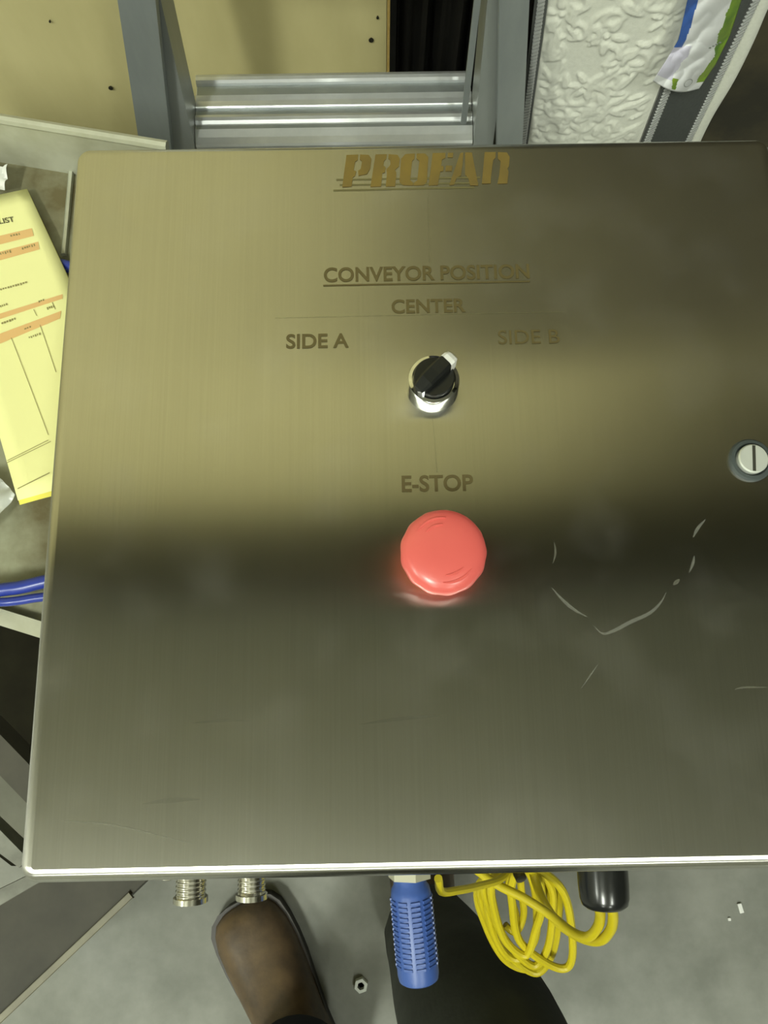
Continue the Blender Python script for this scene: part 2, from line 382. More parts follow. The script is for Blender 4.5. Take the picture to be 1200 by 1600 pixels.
lid_text('CONVEYOR POSITION', 506, 828, 418, 441)
lid_text('CENTER', 612, 728, 468, 490)
lid_text('SIDE A', 447, 545, 522, 545)
lid_text('SIDE B', 779, 875, 516, 538, off=.004)
lid_text('E-STOP', 628, 740, 743, 769)
bm = ribbon(bmesh.new(), [at(505, 446, ZT), at(828, 439.5, ZT)], .0009)
obj('underline', bm, INK, lid)
def lz(X, Y): return at(500 + X / 3.75, 220 + Y / 3.75, ZT)
LOGO = [
 [(155,83),(224,80),(222,112),(206,122),(197,172),(212,178),(206,205),(192,215),(185,268),(130,272)],
 [(235,80),(285,82),(302,105),(295,160),(275,195),(225,205),(222,175),(238,165),(246,120),(232,108)],
 [(325,80),(392,78),(388,105),(375,118),(372,145),(385,155),(380,185),(365,190),(358,268),(295,270)],
 [(402,78),(455,82),(468,105),(462,150),(440,170),(448,190),(440,268),(385,268),(392,190),(388,165),(400,155),(412,140),(412,115),(400,105)],
 [(500,78),(556,74),(553,105),(540,118),(528,230),(546,246),(545,262),(485,260),(465,240),(475,105)],
 [(566,74),(615,74),(635,95),(626,240),(608,260),(549,262),(550,246),(570,232),(582,118),(566,105)],
 [(660,72),(735,70),(735,100),(715,110),(710,145),(725,150),(722,178),(705,180),(690,260),(637,262)],
 [(750,70),(782,70),(778,98),(748,98)], [(738,145),(775,145),(772,178),(735,178)],
 [(822,72),(840,68),(835,140),(825,205),(802,213),(785,258),(757,260)],
 [(850,68),(890,68),(928,262),(880,262),(868,215),(850,200)],
 [(965,66),(1030,66),(1028,100),(1015,112),(1003,200),(1000,250),(948,252)],
 [(1042,66),(1095,68),(1112,95),(1107,150),(1098,164),(1105,180),(1098,250),(1040,252),(1050,200),(1058,120),(1042,105)]]
bm = bmesh.new()
for poly in LOGO: bm.faces.new([bm.verts.new(lz(x, y)) for x, y in poly])
bmesh.ops.triangulate(bm, faces=bm.faces)
obj('logo', bm, INK_LOGO, lid, label='brown italic stencil lettering with speed lines')
bm = bmesh.new(); zt = ZT - .0001
for (xa, ya, xb, yb, w) in ((95, 228, 940, 214, .0011), (115, 259, 930, 246, .0010), (78, 291, 905, 272, .0011)):
    ribbon(bm, [at(500 + xa / 3.75, 220 + ya / 3.75, zt), at(500 + xb / 3.75, 220 + yb / 3.75, zt)], w)
obj('speed_line', bm, INK_LINE, lid)
# scratches and guide lines left on the sheet
def scratch(pts, w, m=SCR, taper=True):
    P = spline([at(x, y, ZT) for x, y in pts], 5); obj('scratch', ribbon(bmesh.new(), P, w, taper=taper), m, lid)
scratch([(866, 846), (868, 864), (864, 880)], .0011, SCR_F)
scratch([(862, 918), (880, 938), (898, 953), (918, 964)], .0016)
scratch([(928, 978), (942, 990), (960, 985), (985, 972), (1015, 958), (1032, 942), (1041, 926)], .0018)
scratch([(1052, 914), (1062, 905)], .0020, SCR_F)
scratch([(1077, 895), (1083, 880), (1085, 868)], .0014)
scratch([(1083, 840), (1090, 826), (1103, 811)], .0016)
scratch([(908, 1076), (922, 1056), (935, 1037)], .0006)
scratch([(1148, 1077), (1165, 1074), (1199, 1074)], .0009, SCR_F)
scratch([(100, 1283), (180, 1290), (300, 1318)], .0008, SCR_F)
for (a, b, w) in (((222, 1256), (312, 1249), .0022), ((690, 1118), (560, 1132), .0018), ((300, 1130), (390, 1126), .0014)):
    obj('smudge', ribbon(bmesh.new(), spline([at(*a, ZT), at((a[0] + b[0]) / 2, (a[1] + b[1]) / 2 - 2, ZT), at(*b, ZT)], 5), w, taper=True), SMUDGE, lid)
for a, b in (((430, 497), (880, 487)), ((500, 300), (500, 301))):
    obj('guide_line', ribbon(bmesh.new(), [at(*a, ZT - .0001), at(*b, ZT - .0001)], .0005), SCR_F if a[1] < 0 else mat('guide_mark', lin((112, 107, 68)), .8, alpha=.25), lid)
for a, b in (((668, 305), (671, 410)), ((676, 655), (683, 738))):
    obj('guide_line', ribbon(bmesh.new(), [at(*a, ZT - .0001), at(*b, ZT - .0001)], .0006), mat('guide_mark', lin((112, 107, 68)), .8, alpha=.09), lid)

# selector switch
sc = at(677, 597, LID + .008); sc.z = LID
sel = obj('selector_switch', lathe(sc, ((.0138, 0), (.0138, .0015), (.0135, .0030), (.0134, .0105), (.0128, .0122), (.0112, .0126), (.0108, .0100), (0, .0100)), 64), CHROME, box, True, label='chrome bezel of the selector switch')
obj('dial', lathe(sc, ((.0106, .0095), (.0106, .0150), (.0100, .0160), (0, .0160)), 48), BLACK_GLOSS, sel, True, label='black turning dial')
hx = Vector((math.cos(math.radians(43)), math.sin(math.radians(43)), 0)); hy = Vector((-hx.y, hx.x, 0)); hz = Vector((0, 0, 1))
bm = bmesh.new(); rr = []
for (t, wd, z1) in ((-.0128, .0010, .0190), (-.0118, .0030, .0200), (-.006, .0040, .0222), (0, .0041, .0232), (.004, .0040, .0238), (.0078, .0036, .0238)):
    c = sc + hx * t
    rr.append([c - hy * (wd * 1.15) + hz * .013, c + hy * (wd * 1.15) + hz * .013, c + hy * wd + hz * (z1 - .0012), c + hy * (wd * .7) + hz * z1, c - hy * (wd * .7) + hz * z1, c - hy * wd + hz * (z1 - .0012)])
obj('handle', loft(bm, rr), BLACK_GLOSS, sel, False, label='black raised bar handle')
bm = bmesh.new(); rr = []
for (t, wd, z1) in ((.0079, .0037, .0238), (.0105, .0036, .0234), (.0126, .0031, .0222), (.0140, .0022, .0195), (.0146, .0012, .0165)):
    c = sc + hx * t
    rr.append([c - hy * wd + hz * .0128, c + hy * wd + hz * .0128, c + hy * wd + hz * (z1 - .001), c + hy * (wd * .6) + hz * z1, c - hy * (wd * .6) + hz * z1, c - hy * wd + hz * (z1 - .001)])
obj('pointer', loft(bm, rr), WHITE_P, sel, False, label='white pointer tip of the handle')

# emergency stop
ec = at(694, 860, LID + .030); ec.z = LID
es = obj('emergency_stop', lathe(ec, ((.0150, 0), (.0150, .006), (.0135, .008), (.0120, .0085), (.0120, .016), (0, .016)), 48), YELLOW_RING, box, True, label='yellow collar of the emergency stop')
def scal(a, h): return 1 + (.010 * math.cos(13 * a) if .0190 < h < .026 else 0)
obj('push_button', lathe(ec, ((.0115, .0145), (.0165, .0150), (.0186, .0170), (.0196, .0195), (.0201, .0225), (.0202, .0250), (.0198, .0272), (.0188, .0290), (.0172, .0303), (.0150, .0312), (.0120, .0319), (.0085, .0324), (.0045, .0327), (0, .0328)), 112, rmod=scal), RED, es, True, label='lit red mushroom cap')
bm = bmesh.new()
for a0 in (PI * .62, -PI * .38):
    for (r0, r1, s0, s1) in ((.0142, .0162, 0, 1.0), (.0110, .0128, .1, .85)):
        rg = []
        for k in range(13):
            a = a0 - .45 + s0 + (s1 - s0) * k / 12; w = math.sin(PI * (k + .6) / 13.2)
            rm = (r0 + r1) / 2; d = (r1 - r0) / 2 * w; q = Vector((math.cos(a), math.sin(a), 0)); zb = .0319 if r0 < .012 else .0311
            rg.append([ec + q * (rm - d) + hz * (zb - .001), ec + q * (rm + d) + hz * (zb - .001), ec + q * (rm + d * .5) + hz * (zb + .0006), ec + q * (rm - d * .5) + hz * (zb + .0006)])
        loft(bm, rg)
obj('turn_arrow', bm, RED, es, True, label='raised twist arrows on the red cap')

# quarter turn lock
lc = at(1173, 719, LID + .001); lc.z = LID
lk = obj('lock', lathe(lc, ((.0112, 0), (.0112, .0014), (.0104, .0024), (.0088, .0026), (.0082, .0016), (.0082, .0004), (0, .0004)), 48), RUBBER, box, True, label='dark rubber ring of the quarter turn lock')
bm = lathe(lc, ((.0076, .0004), (.0076, .0040), (.0070, .0047), (0, .0047)), 48)
cyl = obj('cylinder', bm, CAMGREY, lk, True, label='pale slotted metal insert')
sx = Vector((.10, .995, 0)); sy = Vector((-sx.y, sx.x, 0))
obj('slot', bx(lc + hz * .0042, (.0016, .0136, .0012), basis(-sy, sx, hz)), mat('slot_dark', (.035, .035, .025), .6), lk, label='dark key slot')

# cable glands on the underside edge nearest the viewer
YF = -LH / 2 + .006; AX = Vector((0, -1, 0)); ZG = LID - .10
def gland(px, mat_, r, out, name='cable_gland', z=ZG, y=1400):
    g = at(px, y, z); c = Vector((g.x, YF, z))
    bm = add_lathe(bmesh.new(), c, ((r * 1.25, 0), (r * 1.25, .008)), 6, AX, PI / 6)
    prof = [(r, .008)]
    k = .009
    while k < out - .0055: prof += [(r, k), (r * .94, k + .0006), (r * .94, k + .0012), (r, k + .0018)]; k += .0024
    prof += [(r * .96, out - .005), (r * .96, out - .0035), (r * 1.14, out - .0034), (r * 1.14, out - .0006), (r * .9, out), (0, out)]
    add_lathe(bm, c, prof, 32, AX)
    return obj(name, bm, mat_, box, True), c
gland(298, NICKEL, .0086, .0395); gland(393, NICKEL, .0080, .0385)
g3, _ = gland(262, NICKEL, .0042, .0335, z=ZG - .03, y=1388)
g3['label'] = 'small dark fitting beside the metal glands'
# black gland for the two yellow cables
gb = at(944, 1400, ZG); cb = Vector((gb.x, YF, ZG))
bm = lathe(cb, ((.0136, 0), (.0144, .004), (.0144, .034), (.0140, .0410), (.0130, .0445), (.0108, .0462), (0, .0462)), 40, AX)
obj('cable_gland', bm, BLACK_GLOSS, box, True, label='large glossy black gland')

# pedestal under the box
ped = thing('pedestal_stand', 'steel pedestal stand hidden beneath the control box', 'stand', (0, .03, 0))
obj('base_plate', bx((0, .03, .006), (.30, .30, .012), None, .003), FRAME_G, ped)
obj('post', bx((0, .03, .327), (.06, .06, .63), None, .004), FRAME_G, ped)
obj('top_plate', bx((0, .03, .6485), (.26, .26, .012), None, .002), FRAME_G, ped)
hk = at(800, 1340, .60)
obj('cable_hook', tube([(.028, .0, .61), (.06, -.03, .612), (hk.x * .8, hk.y * .8, .606), (hk.x, hk.y, .602), (hk.x + .004, hk.y - .012, .612)], .004), FRAME_G, ped)

# ------------------------------------------------------------------ yellow cable
rc = .0031
cab = thing('yellow_cable', 'yellow cable running from the black gland into a hanging coil', 'cable', (hk.x, hk.y, .5))
e1 = cb + Vector((-.004, -.0455, .0)); e2 = cb + Vector((.0035, -.0455, .0))
def P(px, py, z): return at(px, py, z)
obj('cable', tube([e1, P(938, 1428, .705), P(934, 1448, .69), P(918, 1464, .672), P(893, 1456, .655), P(860, 1430, .64), P(820, 1404, .63), P(780, 1384, .62), P(745, 1360, .61)], rc, 10), YEL, cab, True)
obj('cable', tube([e2, P(958, 1432, .71), P(954, 1453, .695), P(936, 1470, .675), P(905, 1464, .65), P(872, 1442, .635), P(850, 1410, .625), P(838, 1380, .615), P(830, 1350, .61)], rc, 10), YEL, cab, True)
# coil loops (each a long oval leaning out towards the viewer)
loops = [((752, 1384), (768, 1450), (800, 1497), (838, 1520), (862, 1492), (872, 1440), (868, 1384), (800, 1338), .520),
         ((757, 1378), (776, 1444), (806, 1488), (836, 1509), (856, 1480), (863, 1430), (858, 1380), (802, 1336), .534),
         ((747, 1386), (760, 1448), (790, 1500), (828, 1514), (852, 1490), (865, 1435), (850, 1376), (798, 1338), .512),
         ((770, 1376), (772, 1420), (790, 1470), (822, 1492), (838, 1450), (846, 1420), (842, 1376), (806, 1340), .545),
         ((764, 1380), (766, 1440), (786, 1486), (812, 1498), (836, 1466), (838, 1410), (830, 1370), (804, 1338), .528),
         ((800, 1380), (800, 1410), (812, 1470), (860, 1508), (890, 1508), (894, 1460), (878, 1390), (815, 1340), .540)]
for L_ in loops:
    zb = L_[-1]; pts = [P(x, y, zb + .075 * max(0, (1520 - y)) / 180) for x, y in L_[:-1]]; pts = [pts[-1]] + pts[:-1] + [pts[-1] + Vector((.002, 0, .006))]
    obj('coil_loop', tube(pts, rc * .98, 9, 8), YEL, cab, True)
obj('coil_loop', tube([P(806, 1340, .60), P(795, 1380, .588), P(800, 1408, .575), P(806, 1432, .565), P(800, 1452, .56), P(790, 1446, .56), P(806, 1456, .558), P(818, 1430, .565), P(815, 1395, .58), P(810, 1345, .60)], rc * .9, 9), YEL, cab, True)
bp = at(640, 1392, ZG); bpc = Vector((bp.x, YF, ZG))
obj('cable', tube([bpc + Vector((.017, -.030, -.004)), P(690, 1393, .70), P(715, 1391, .685), P(745, 1385, .66), P(785, 1372, .63), P(800, 1345, .61)], rc * .8, 9), YEL, cab, True, label='thin yellow strand leading to the blue plug')

# ------------------------------------------------------------------ blue ribbed plug
pl = thing('cable_plug', 'blue ribbed plastic plug sticking out below the box edge', 'plug', (bpc.x, YF, ZG))
obj('nut', lathe(bpc, ((.0155, .0), (.0155, .020), (.0125, .023), (.0125, .0285)), 6, AX, PI / 6), BEIGE, pl, False, label='beige hexagonal nut')
ax = (at(650, 1536, ZG) - at(637, 1396, ZG)); ax.z = -.004; ax.normalize(); st = at(636, 1394, ZG)
st = Vector((bpc.x, YF - .0275, ZG)); Lb = (at(650, 1538, ZG) - st).length
obj('plug_body', lathe(st, ((.0092, 0), (.0096, .004), (.0110, .006), (.0115, .009), (.0118, Lb - .004), (.0112, Lb - .001), (.0098, Lb), (0, Lb)), 40, ax), BLUE, pl, True)
u1 = ax.orthogonal().normalized(); u2 = ax.cross(u1)
bm = bmesh.new(); nr = int((Lb - .018) / .0027)
for k in range(nr):
    for j in range(10):
        a = 2 * PI * (j + (k % 2) * .0) / 10; q = u1 * math.cos(a) + u2 * math.sin(a); tt = ax.cross(q)
        add_box(bm, st + ax * (.0115 + k * .0027) + q * .0113, (.0052, .0013, .0016), basis(tt, ax, q))
rb = obj('grip_rib', bm, BLUE, pl); rb['kind'] = 'stuff'

# ------------------------------------------------------------------ step ladder
LY = CAM.y + .70; LZ = LID - .50
lean = math.radians(78)
eu = Vector((0, math.cos(lean), math.sin(lean))); en = Vector((0, math.sin(lean), -math.cos(lean))); ex = Vector((1, 0, 0))
pf = Vector((0, CAM.y + .695, .325))
def lad(px, py, back=0.0): return atP(px, py, pf + en * back, en)
def rail_line(pt_top, pt_bot, back, z0=.006, z1=.98):
    a = lad(*pt_top, back); b = lad(*pt_bot, back); d = a - b
    f = lambda z: b + d * ((z - b.z) / d.z); return f(z0), f(z1)
lb = at(520, 200, 0)
ladd = thing('step_ladder', 'folded aluminium step ladder leaning against the plywood wall', 'ladder', (0, LY - .05, 0))
def channel(name, p0, p1, web, flange, side, m, th=.0025, lip=True):
    """C section: web (depth along en), two flanges turned outward (side)"""
    d = (p1 - p0); bm = bmesh.new()
    x = ex * side
    poly = [p0, p0 + x * flange, p0 + x * flange + en * th, p0 + x * th + en * th, p0 + x * th + en * (web - th), p0 + x * flange + en * (web - th), p0 + x * flange + en * web, p0 + en * web]
    add_prism(bm, poly, d); return obj(name, bm, m, ladd)
# front rails: the inner front corner runs along these picture lines
L0, L1 = rail_line((251, 0), (302, 220), 0); R0_, R1_ = rail_line((762, 0), (741, 212), 0)
channel('front_rail', L0, L1, .060, .030, -1, ALU_MID); channel('front_rail', R0_, R1_, .060, .026, 1, ALU_MID)
# rear rails folded flat behind
B0, B1 = rail_line((243, 0), (267, 222), -.024); C0, C1 = rail_line((780, 0), (777, 210), -.024)
channel('rear_rail', B0 + Vector((-.0005, 0, 0)), B1, .020, .040, -1, ALU_DULL); channel('rear_rail', C0, C1, .020, .0325, 1, ALU_DULL)
# the step: a ribbed extrusion between the front rails
def step(zt, y0, dep):
    f = lambda p0, p1: p0 + (p1 - p0) * ((zt - p0.z) / (p1.z - p0.z))
    xl = f(L0, L1).x + .001; xr = f(R0_, R1_).x - .001
    top = [(0, -.006), (.002, -.003), (.010, -.0005), (.0195, .0035), (.0205, .0005), (.0268, .0005), (.0278, .002), (.031, .0052), (.035, .0066), (.039, .0056), (.0415, .003), (.0425, .0010),
           (.0498, .0010), (.0505, .0045), (.052, .0056), (.0535, .0046), (.060, .0058), (.067, .0080), (.068, .0035), (.0845, .0035), (.0855, .0075), (.088, .0106), (.092, .0118), (.096, .0108), (.100, .007), (.103, 0)]
    sc_ = dep / .103
    poly = [(xl, y0 + a * sc_, zt + b) for a, b in top] + [(xl, y0 + dep, zt - .035), (xl, y0 + dep - .002, zt - .035), (xl, y0 + dep - .0025, zt - .012), (xl, y0 + .0025, zt - .0075), (xl, y0 + .0025, zt - .045), (xl, y0, zt - .045)]
    add = add_prism(bmesh.new(), poly, Vector((xr - xl, 0, 0)))
    st = obj('step', add, ALU, ladd)
    for a_, b_, h_ in ((.0206, .0267, .0005), (.0426, .0497, .0010), (.0681, .0844, .0035)):  # thin strips: dark reflected bands put into their colour
        obj('groove', bx(((xl + xr) / 2, y0 + (a_ + b_) / 2 * sc_, zt + h_ + .0003), (xr - xl - .002, (b_ - a_) * sc_, .0006)), ALU_DULL, st, label='groove between the ribs, dark reflection painted dull grey')
    return st
ys = at(520, 222, .325).y; step(.325, ys, at(520, 117, .325).y - ys)
step(.605, ys + .062, .085); step(.07, ys - .052, .11)
# top cap and thin brace
mid = (L1 + R1_) / 2
obj('top_cap', bx((mid.x, mid.y + .03, .99), ((R1_ - L1).length + .10, .13, .022), None, .006), ALU_DULL, ladd)
br = bmesh.new(); bar(br, lad(748, -20, .012), lad(724, 192, .012), .0075, .004, en)
obj('brace', br, ALU_DULL, ladd, label='thin dark brace rod inside the right rail')
for p in (L0, R0_, B0, C0):
    s_ = -1 if p.x < 0.1 else 1; fr_ = p in (L0, R0_)
    obj('foot', bx((p.x + s_ * .018, p.y + (.036 if fr_ else .009), .006), (.044, .062 if fr_ else .024, .012), None, .003), BLACK_MATT, ladd)

# ------------------------------------------------------------------ workbench tray on the left
ZB = .60
wb = thing('workbench', 'dirty galvanised metal bench tray left of the control box', 'workbench', (-.5, .05, 0))
rimL = at(0, 186, ZB + .06); rimR = at(222, 222, ZB + .06)
fl = at(0, 950, ZB); fr = at(58, 968, ZB)
dirb = (rimR - rimL); dirb.z = 0; dirb.normalize(); nb_ = Vector((-dirb.y, dirb.x, 0))
bl = rimL - dirb * .42; brr = rimR + dirb * .0; bl.z = brr.z = ZB
xr = at(104, 330, ZB).x
# right border of the tray, passing under the box
trr = rimR + dirb * .02; trr.z = ZB
frr = fr + (fr - fl).normalized() * .10; fll = fl - (fr - fl).normalized() * .42
poly = [bl, trr, frr, fll]
bm = add_prism(bmesh.new(), [Vector((p.x, p.y, ZB - .004)) for p in poly], Vector((0, 0, .004)))
obj('tray_floor', bm, TRAY, wb)
def wall_strip(a, b, h, th, nrm):
    return add_prism(bmesh.new(), [a, b, b + nrm * th, a + nrm * th], Vector((0, 0, h)))
obj('back_wall', wall_strip(bl, trr, .058, .003, nb_), TRAY_RIM, wb)
bm = tube([Vector((p.x, p.y, ZB + .058)) + nb_ * .0015 for p in (bl, bl.lerp(trr, .5), trr)], .0042, 8, 2)
obj('rolled_rim', bm, TRAY_RIM, wb, True, label='pale rolled rim along the back wall')
sa = at(112, 262, ZB + .002); sb = at(100, 398, ZB + .002)
obj('seam', bar(bmesh.new(), sa, sb, .0035, .003, bevel=.0008), TRAY_RIM, wb, label='pale welded seam on the tray floor')
fd = (fr - fl).normalized(); fn = Vector((-fd.y, fd.x, 0))
obj('front_rim', add_prism(bmesh.new(), [fll, frr, frr + fn * -.012, fll + fn * -.012], Vector((0, 0, .008))), TRAY_RIM, wb, label='pale folded rim along the front edge')
obj('front_skirt', add_prism(bmesh.new(), [fll + Vector((0, 0, -.05)), frr + Vector((0, 0, -.05)), frr + fn * .003 + Vector((0, 0, -.05)), fll + fn * .003 + Vector((0, 0, -.05))], Vector((0, 0, .046))), FRAME_G, wb)
obj('dark_infill', add_prism(bmesh.new(), [at(x_, y_, .10) for x_, y_ in ((-60, 960), (330, 960), (330, 1130), (120, 1352), (20, 1352), (-60, 1290))], Vector((0, 0, .004))), DARK_INFILL, wb, label='black sheet added low beneath the tray')  # flat black sheet added to keep the gap below the tray dark
for p in (bl + dirb * .05, trr - dirb * .10, fll + fd * .05, frr - fd * .08):
    q = p + (Vector((-.45, .1, 0)) - Vector((p.x, p.y, 0))).normalized() * .04
    obj('leg', bx((q.x, q.y, (ZB - .004) / 2), (.035, .035, ZB - .006), None, .003), FRAME_G, wb)

# frame of a machine low on the left
mf = thing('machine_frame', 'worn grey steel channel frame on the floor at the lower left', 'machine frame', (-.5, -.35, 0))
def chan_px(a, b, wpx_a, wpx_b, z, hgt, m, name, lab=None):
    A, B = at(*a, z), at(*b, z); A2, B2 = at(*wpx_a, z), at(*wpx_b, z); d = (B - A)
    bm = bmesh.new(); V = lambda p, dz: Vector((p.x, p.y, p.z + dz)); th = .004
    rA, rB = (A2 - A), (B2 - B)
    def ring(p, r):
        r = r; n = r.normalized()
        return [V(p, 0), V(p + r, 0), V(p + r, -hgt), V(p + r - n * th, -hgt), V(p + r - n * th, -th), V(p + n * th, -th), V(p + n * th, -hgt), V(p, -hgt)]
    loft(bm, [ring(A, rA), ring(B, rB)]); return obj(name, bm, m, mf, label=lab)
chan_px((232, 1372), (-60, 1652), (40, 1372), (-120, 1490), .26, .07, FRAME_G, 'channel', 'broad brownish grey channel')
e0, e1_ = at(205, 1398, .2615), at(-50, 1640, .2615)
obj('edge_strip', bar(bmesh.new(), e0, e1_, .0075, .003, bevel=.0008), FRAME_E, mf, label='pale highlight painted along the channel edge')  # flange highlight put into the strip's pale colour
chan_px((66, 1376), (-40, 1438), (48, 1366), (-60, 1418), .36, .03, FRAME_L, 'angle_bar', 'pale angle bar')
chan_px((72, 1222), (-50, 1096), (68, 1282), (-60, 1150), .46, .035, FRAME_G, 'brace')
chan_px((66, 1270), (-60, 1144), (54, 1326), (-60, 1218), .42, .03, FRAME_P, 'brace')
chan_px((44, 1342), (-50, 1246), (30, 1356), (-60, 1290), .39, .025, FRAME_L, 'brace', 'pale short brace')
for (px, py, zt) in ((-20, 1560, .24),):
    q = at(px, py, zt); obj('leg', bx((q.x, q.y, zt / 2 - .005), (.03, .03, zt - .01), None, .003), FRAME_G, mf)

# blue hose on the tray
hs = thing('air_hose', 'blue air hose curving out from under the control box beside the bench rim', 'hose', at(30, 930, ZB))
zh = ZB + .018
obj('hose', tube([at(88, 414, ZB + .0058), at(104, 416, ZB + .0058), at(170, 440, ZB + .008), at(290, 560, ZB+.01), at(340, 700, zh), at(280, 840, zh), at(120, 895, zh), at(60, 911, zh), at(30, 918, zh), at(-10, 924, zh), at(-120, 950, zh)], .0052, 12), BLUE_HOSE, hs, True)
obj('hose', tube([at(200, 925, zh), at(100, 930, zh), at(58, 934, zh), at(25, 939, zh), at(-10, 941, zh), at(-120, 940, zh - .004)], .0034, 12), BLUE_HOSE, hs, True, label='thinner lower strand of blue hose')

# ------------------------------------------------------------------ yellow packing list
pa = thing('packing_list', 'yellow packing list with orange print lying on the bench tray', 'paper', at(30, 520, ZB))
TL, TR, BR, BL = at(-115, 328, ZB + .012), at(42, 295, ZB + .010), at(236, 723, ZB + .038), at(28, 782, ZB + .040)
def pq(u, v, dz=0.0):                        # u left to right, v top to bottom
    p = (TL * (1 - u) + TR * u) * (1 - v) + (BL * (1 - u) + BR * u) * v
    return p + Vector((0, 0, dz - .006 * math.sin(PI * v)))
def grid(fn, nu, nv):
    bm = bmesh.new(); G = [[bm.verts.new(fn(i / nu, j / nv)) for i in range(nu + 1)] for j in range(nv + 1)]
    for j in range(nv):
        for i in range(nu): bm.faces.new((G[j][i], G[j][i + 1], G[j + 1][i + 1], G[j + 1][i]))
    return bm
sh = obj('sheet', grid(lambda u, v: pq(u, v), 8, 20), PAPER_Y, pa, True)
sh2 = obj('under_sheet', grid(lambda u, v: pq(u, v * 1.012 + .0, -.0012 - .012 * (u * v) ** 2), 8, 20), PAPER_Y2, pa, True, label='darker yellow copy beneath')
for s_ in (sh, sh2):
    md = s_.modifiers.new('t', 'SOLIDIFY'); md.thickness = .0002; md.offset = -1
pn = (TR - TL).cross(BL - TL).normalized()
if pn.z < 0: pn = -pn
def uv_of(px, py):                           # place of a picture point on the sheet
    u, v = .5, .5
    for _ in range(40):
        p = pq(u, v); t = at(px, py, p.z); e = t - p
        du = (pq(u + .001, v) - p) / .001; dv = (pq(u, v + .001) - p) / .001
        a, b, c, d = du.x, dv.x, du.y, dv.y; det = a * d - b * c
        u += (e.x * d - e.y * b) / det * .8; v += (a * e.y - c * e.x) / det * .8
    return u, v
def printed(name, pxs, m, dz=.0004):
    uv = [uv_of(*p) for p in pxs]; bm = bmesh.new()
    n = 10; top = [(uv[0][0] + (uv[1][0] - uv[0][0]) * k / n, uv[0][1] + (uv[1][1] - uv[0][1]) * k / n) for k in range(n + 1)]
    bot = [(uv[3][0] + (uv[2][0] - uv[3][0]) * k / n, uv[3][1] + (uv[2][1] - uv[3][1]) * k / n) for k in range(n + 1)]
    T = [bm.verts.new(pq(*q, dz)) for q in top]; B = [bm.verts.new(pq(*q, dz)) for q in bot]
    for k in range(n): bm.faces.new((T[k], T[k + 1], B[k + 1], B[k]))
    return obj(name, bm, m, sh)
printed('orange_band', [(-60, 383), (50, 357), (53, 369), (-58, 397)], PAPER_O)
printed('orange_band', [(-50, 407), (60, 378), (62, 390), (-46, 420)], PAPER_O)
printed('orange_band', [(-40, 503), (98, 460), (98, 467), (-37, 511)], PAPER_O)
printed('orange_band', [(-30, 533), (96, 486), (94, 498), (-25, 548)], PAPER_O)
def pline(a, b, w=.9):
    d = Vector((b[0] - a[0], b[1] - a[1])).normalized(); nx, ny = -d.y * w / 2, d.x * w / 2
    printed('rule_line', [(a[0] - nx, a[1] - ny), (b[0] - nx, b[1] - ny), (b[0] + nx, b[1] + ny), (a[0] + nx, a[1] + ny)], PAPER_I, .0006)
for a, b in (((18, 528), (76, 680)), ((63, 508), (88, 582)), ((10, 724), (80, 690)), ((12, 720), (76, 688)), ((53, 484), (58, 494)), ((82, 473), (87, 484))): pline(a, b)
pline((28, 764), (78, 739), 1.4)
def scribble(a, b, h=4.5, n=8):              # small print too blurred to read: short strokes on the line
    bmx = []
    for k in range(n):
        t0 = (k + .12) / n; t1 = (k + random.uniform(.5, .85)) / n
        p = (a[0] + (b[0] - a[0]) * t0, a[1] + (b[1] - a[1]) * t0); q = (a[0] + (b[0] - a[0]) * t1, a[1] + (b[1] - a[1]) * t1)
        hh = h * random.uniform(.6, 1)
        bmx.append([p, q, (q[0] + .3 * hh, q[1] + hh), (p[0] + .3 * hh, p[1] + hh)])
    bm = bmesh.new()
    for qd in bmx: bm.faces.new([bm.verts.new(pq(*uv_of(*c), .0007)) for c in qd])
    obj('small_print', bm, PAPER_I, sh)
scribble((16, 368), (33, 364), 4, 4); scribble((0, 396), (18, 391), 4, 5); scribble((34, 388), (56, 381), 4, 6)
scribble((0, 452), (43, 440), 3.5, 11); scribble((0, 478), (12, 474), 3.5, 4); scribble((2, 505), (26, 496), 3.5, 6)
scribble((73, 481), (86, 477), 4, 4); scribble((45, 527), (64, 520), 3.5, 6); scribble((60, 471), (70, 467), 3, 3); scribble((38, 514), (50, 509), 3, 3)
def P0(x, y): return pq(*uv_of(x, y), .0008)
a = P0(-52, 367); b = P0(23.5, 348); c = P0(-55, 356)
a2 = P0(-60, 364)
place_text('heading', 'PACKING LIST', P0(-62, 362), P0(24, 347), P0(-65, 354), mat('black_print', lin((70, 66, 44)), .8), sh, off=.012)

# white scraps on the tray
def crumple(fn, nu, nv, amp, seed, scale=60):
    def g(u, v):
        p = fn(u, v); q = noise.noise(Vector((p.x * scale + seed, p.y * scale, p.z * scale))); return p + Vector((0, 0, abs(q) * amp))
    return grid(g, nu, nv)
def quad_fn(a, b, c, d): return lambda u, v: (a * (1 - u) + b * u) * (1 - v) + (d * (1 - u) + c * u) * v
z = ZB + .016
w1 = obj('paper_scrap', crumple(quad_fn(at(-50, 258, z), at(16, 262, z), at(8, 298, z), at(-50, 306, z)), 12, 10, .012, 3), PAPER_W, None, True, at(0, 285, ZB))
tag(w1, 'crumpled white paper scrap above the top of the yellow sheet', 'paper')
w2 = obj('plastic_scrap', crumple(quad_fn(at(-60, 735, z), at(2, 748, z), at(28, 775, z), at(-30, 840, z)), 12, 10, .012, 8), PLASTIC_W, None, True, at(0, 790, ZB))
tag(w2, 'cloudy grey plastic scrap beside the lower corner of the yellow sheet', 'plastic')

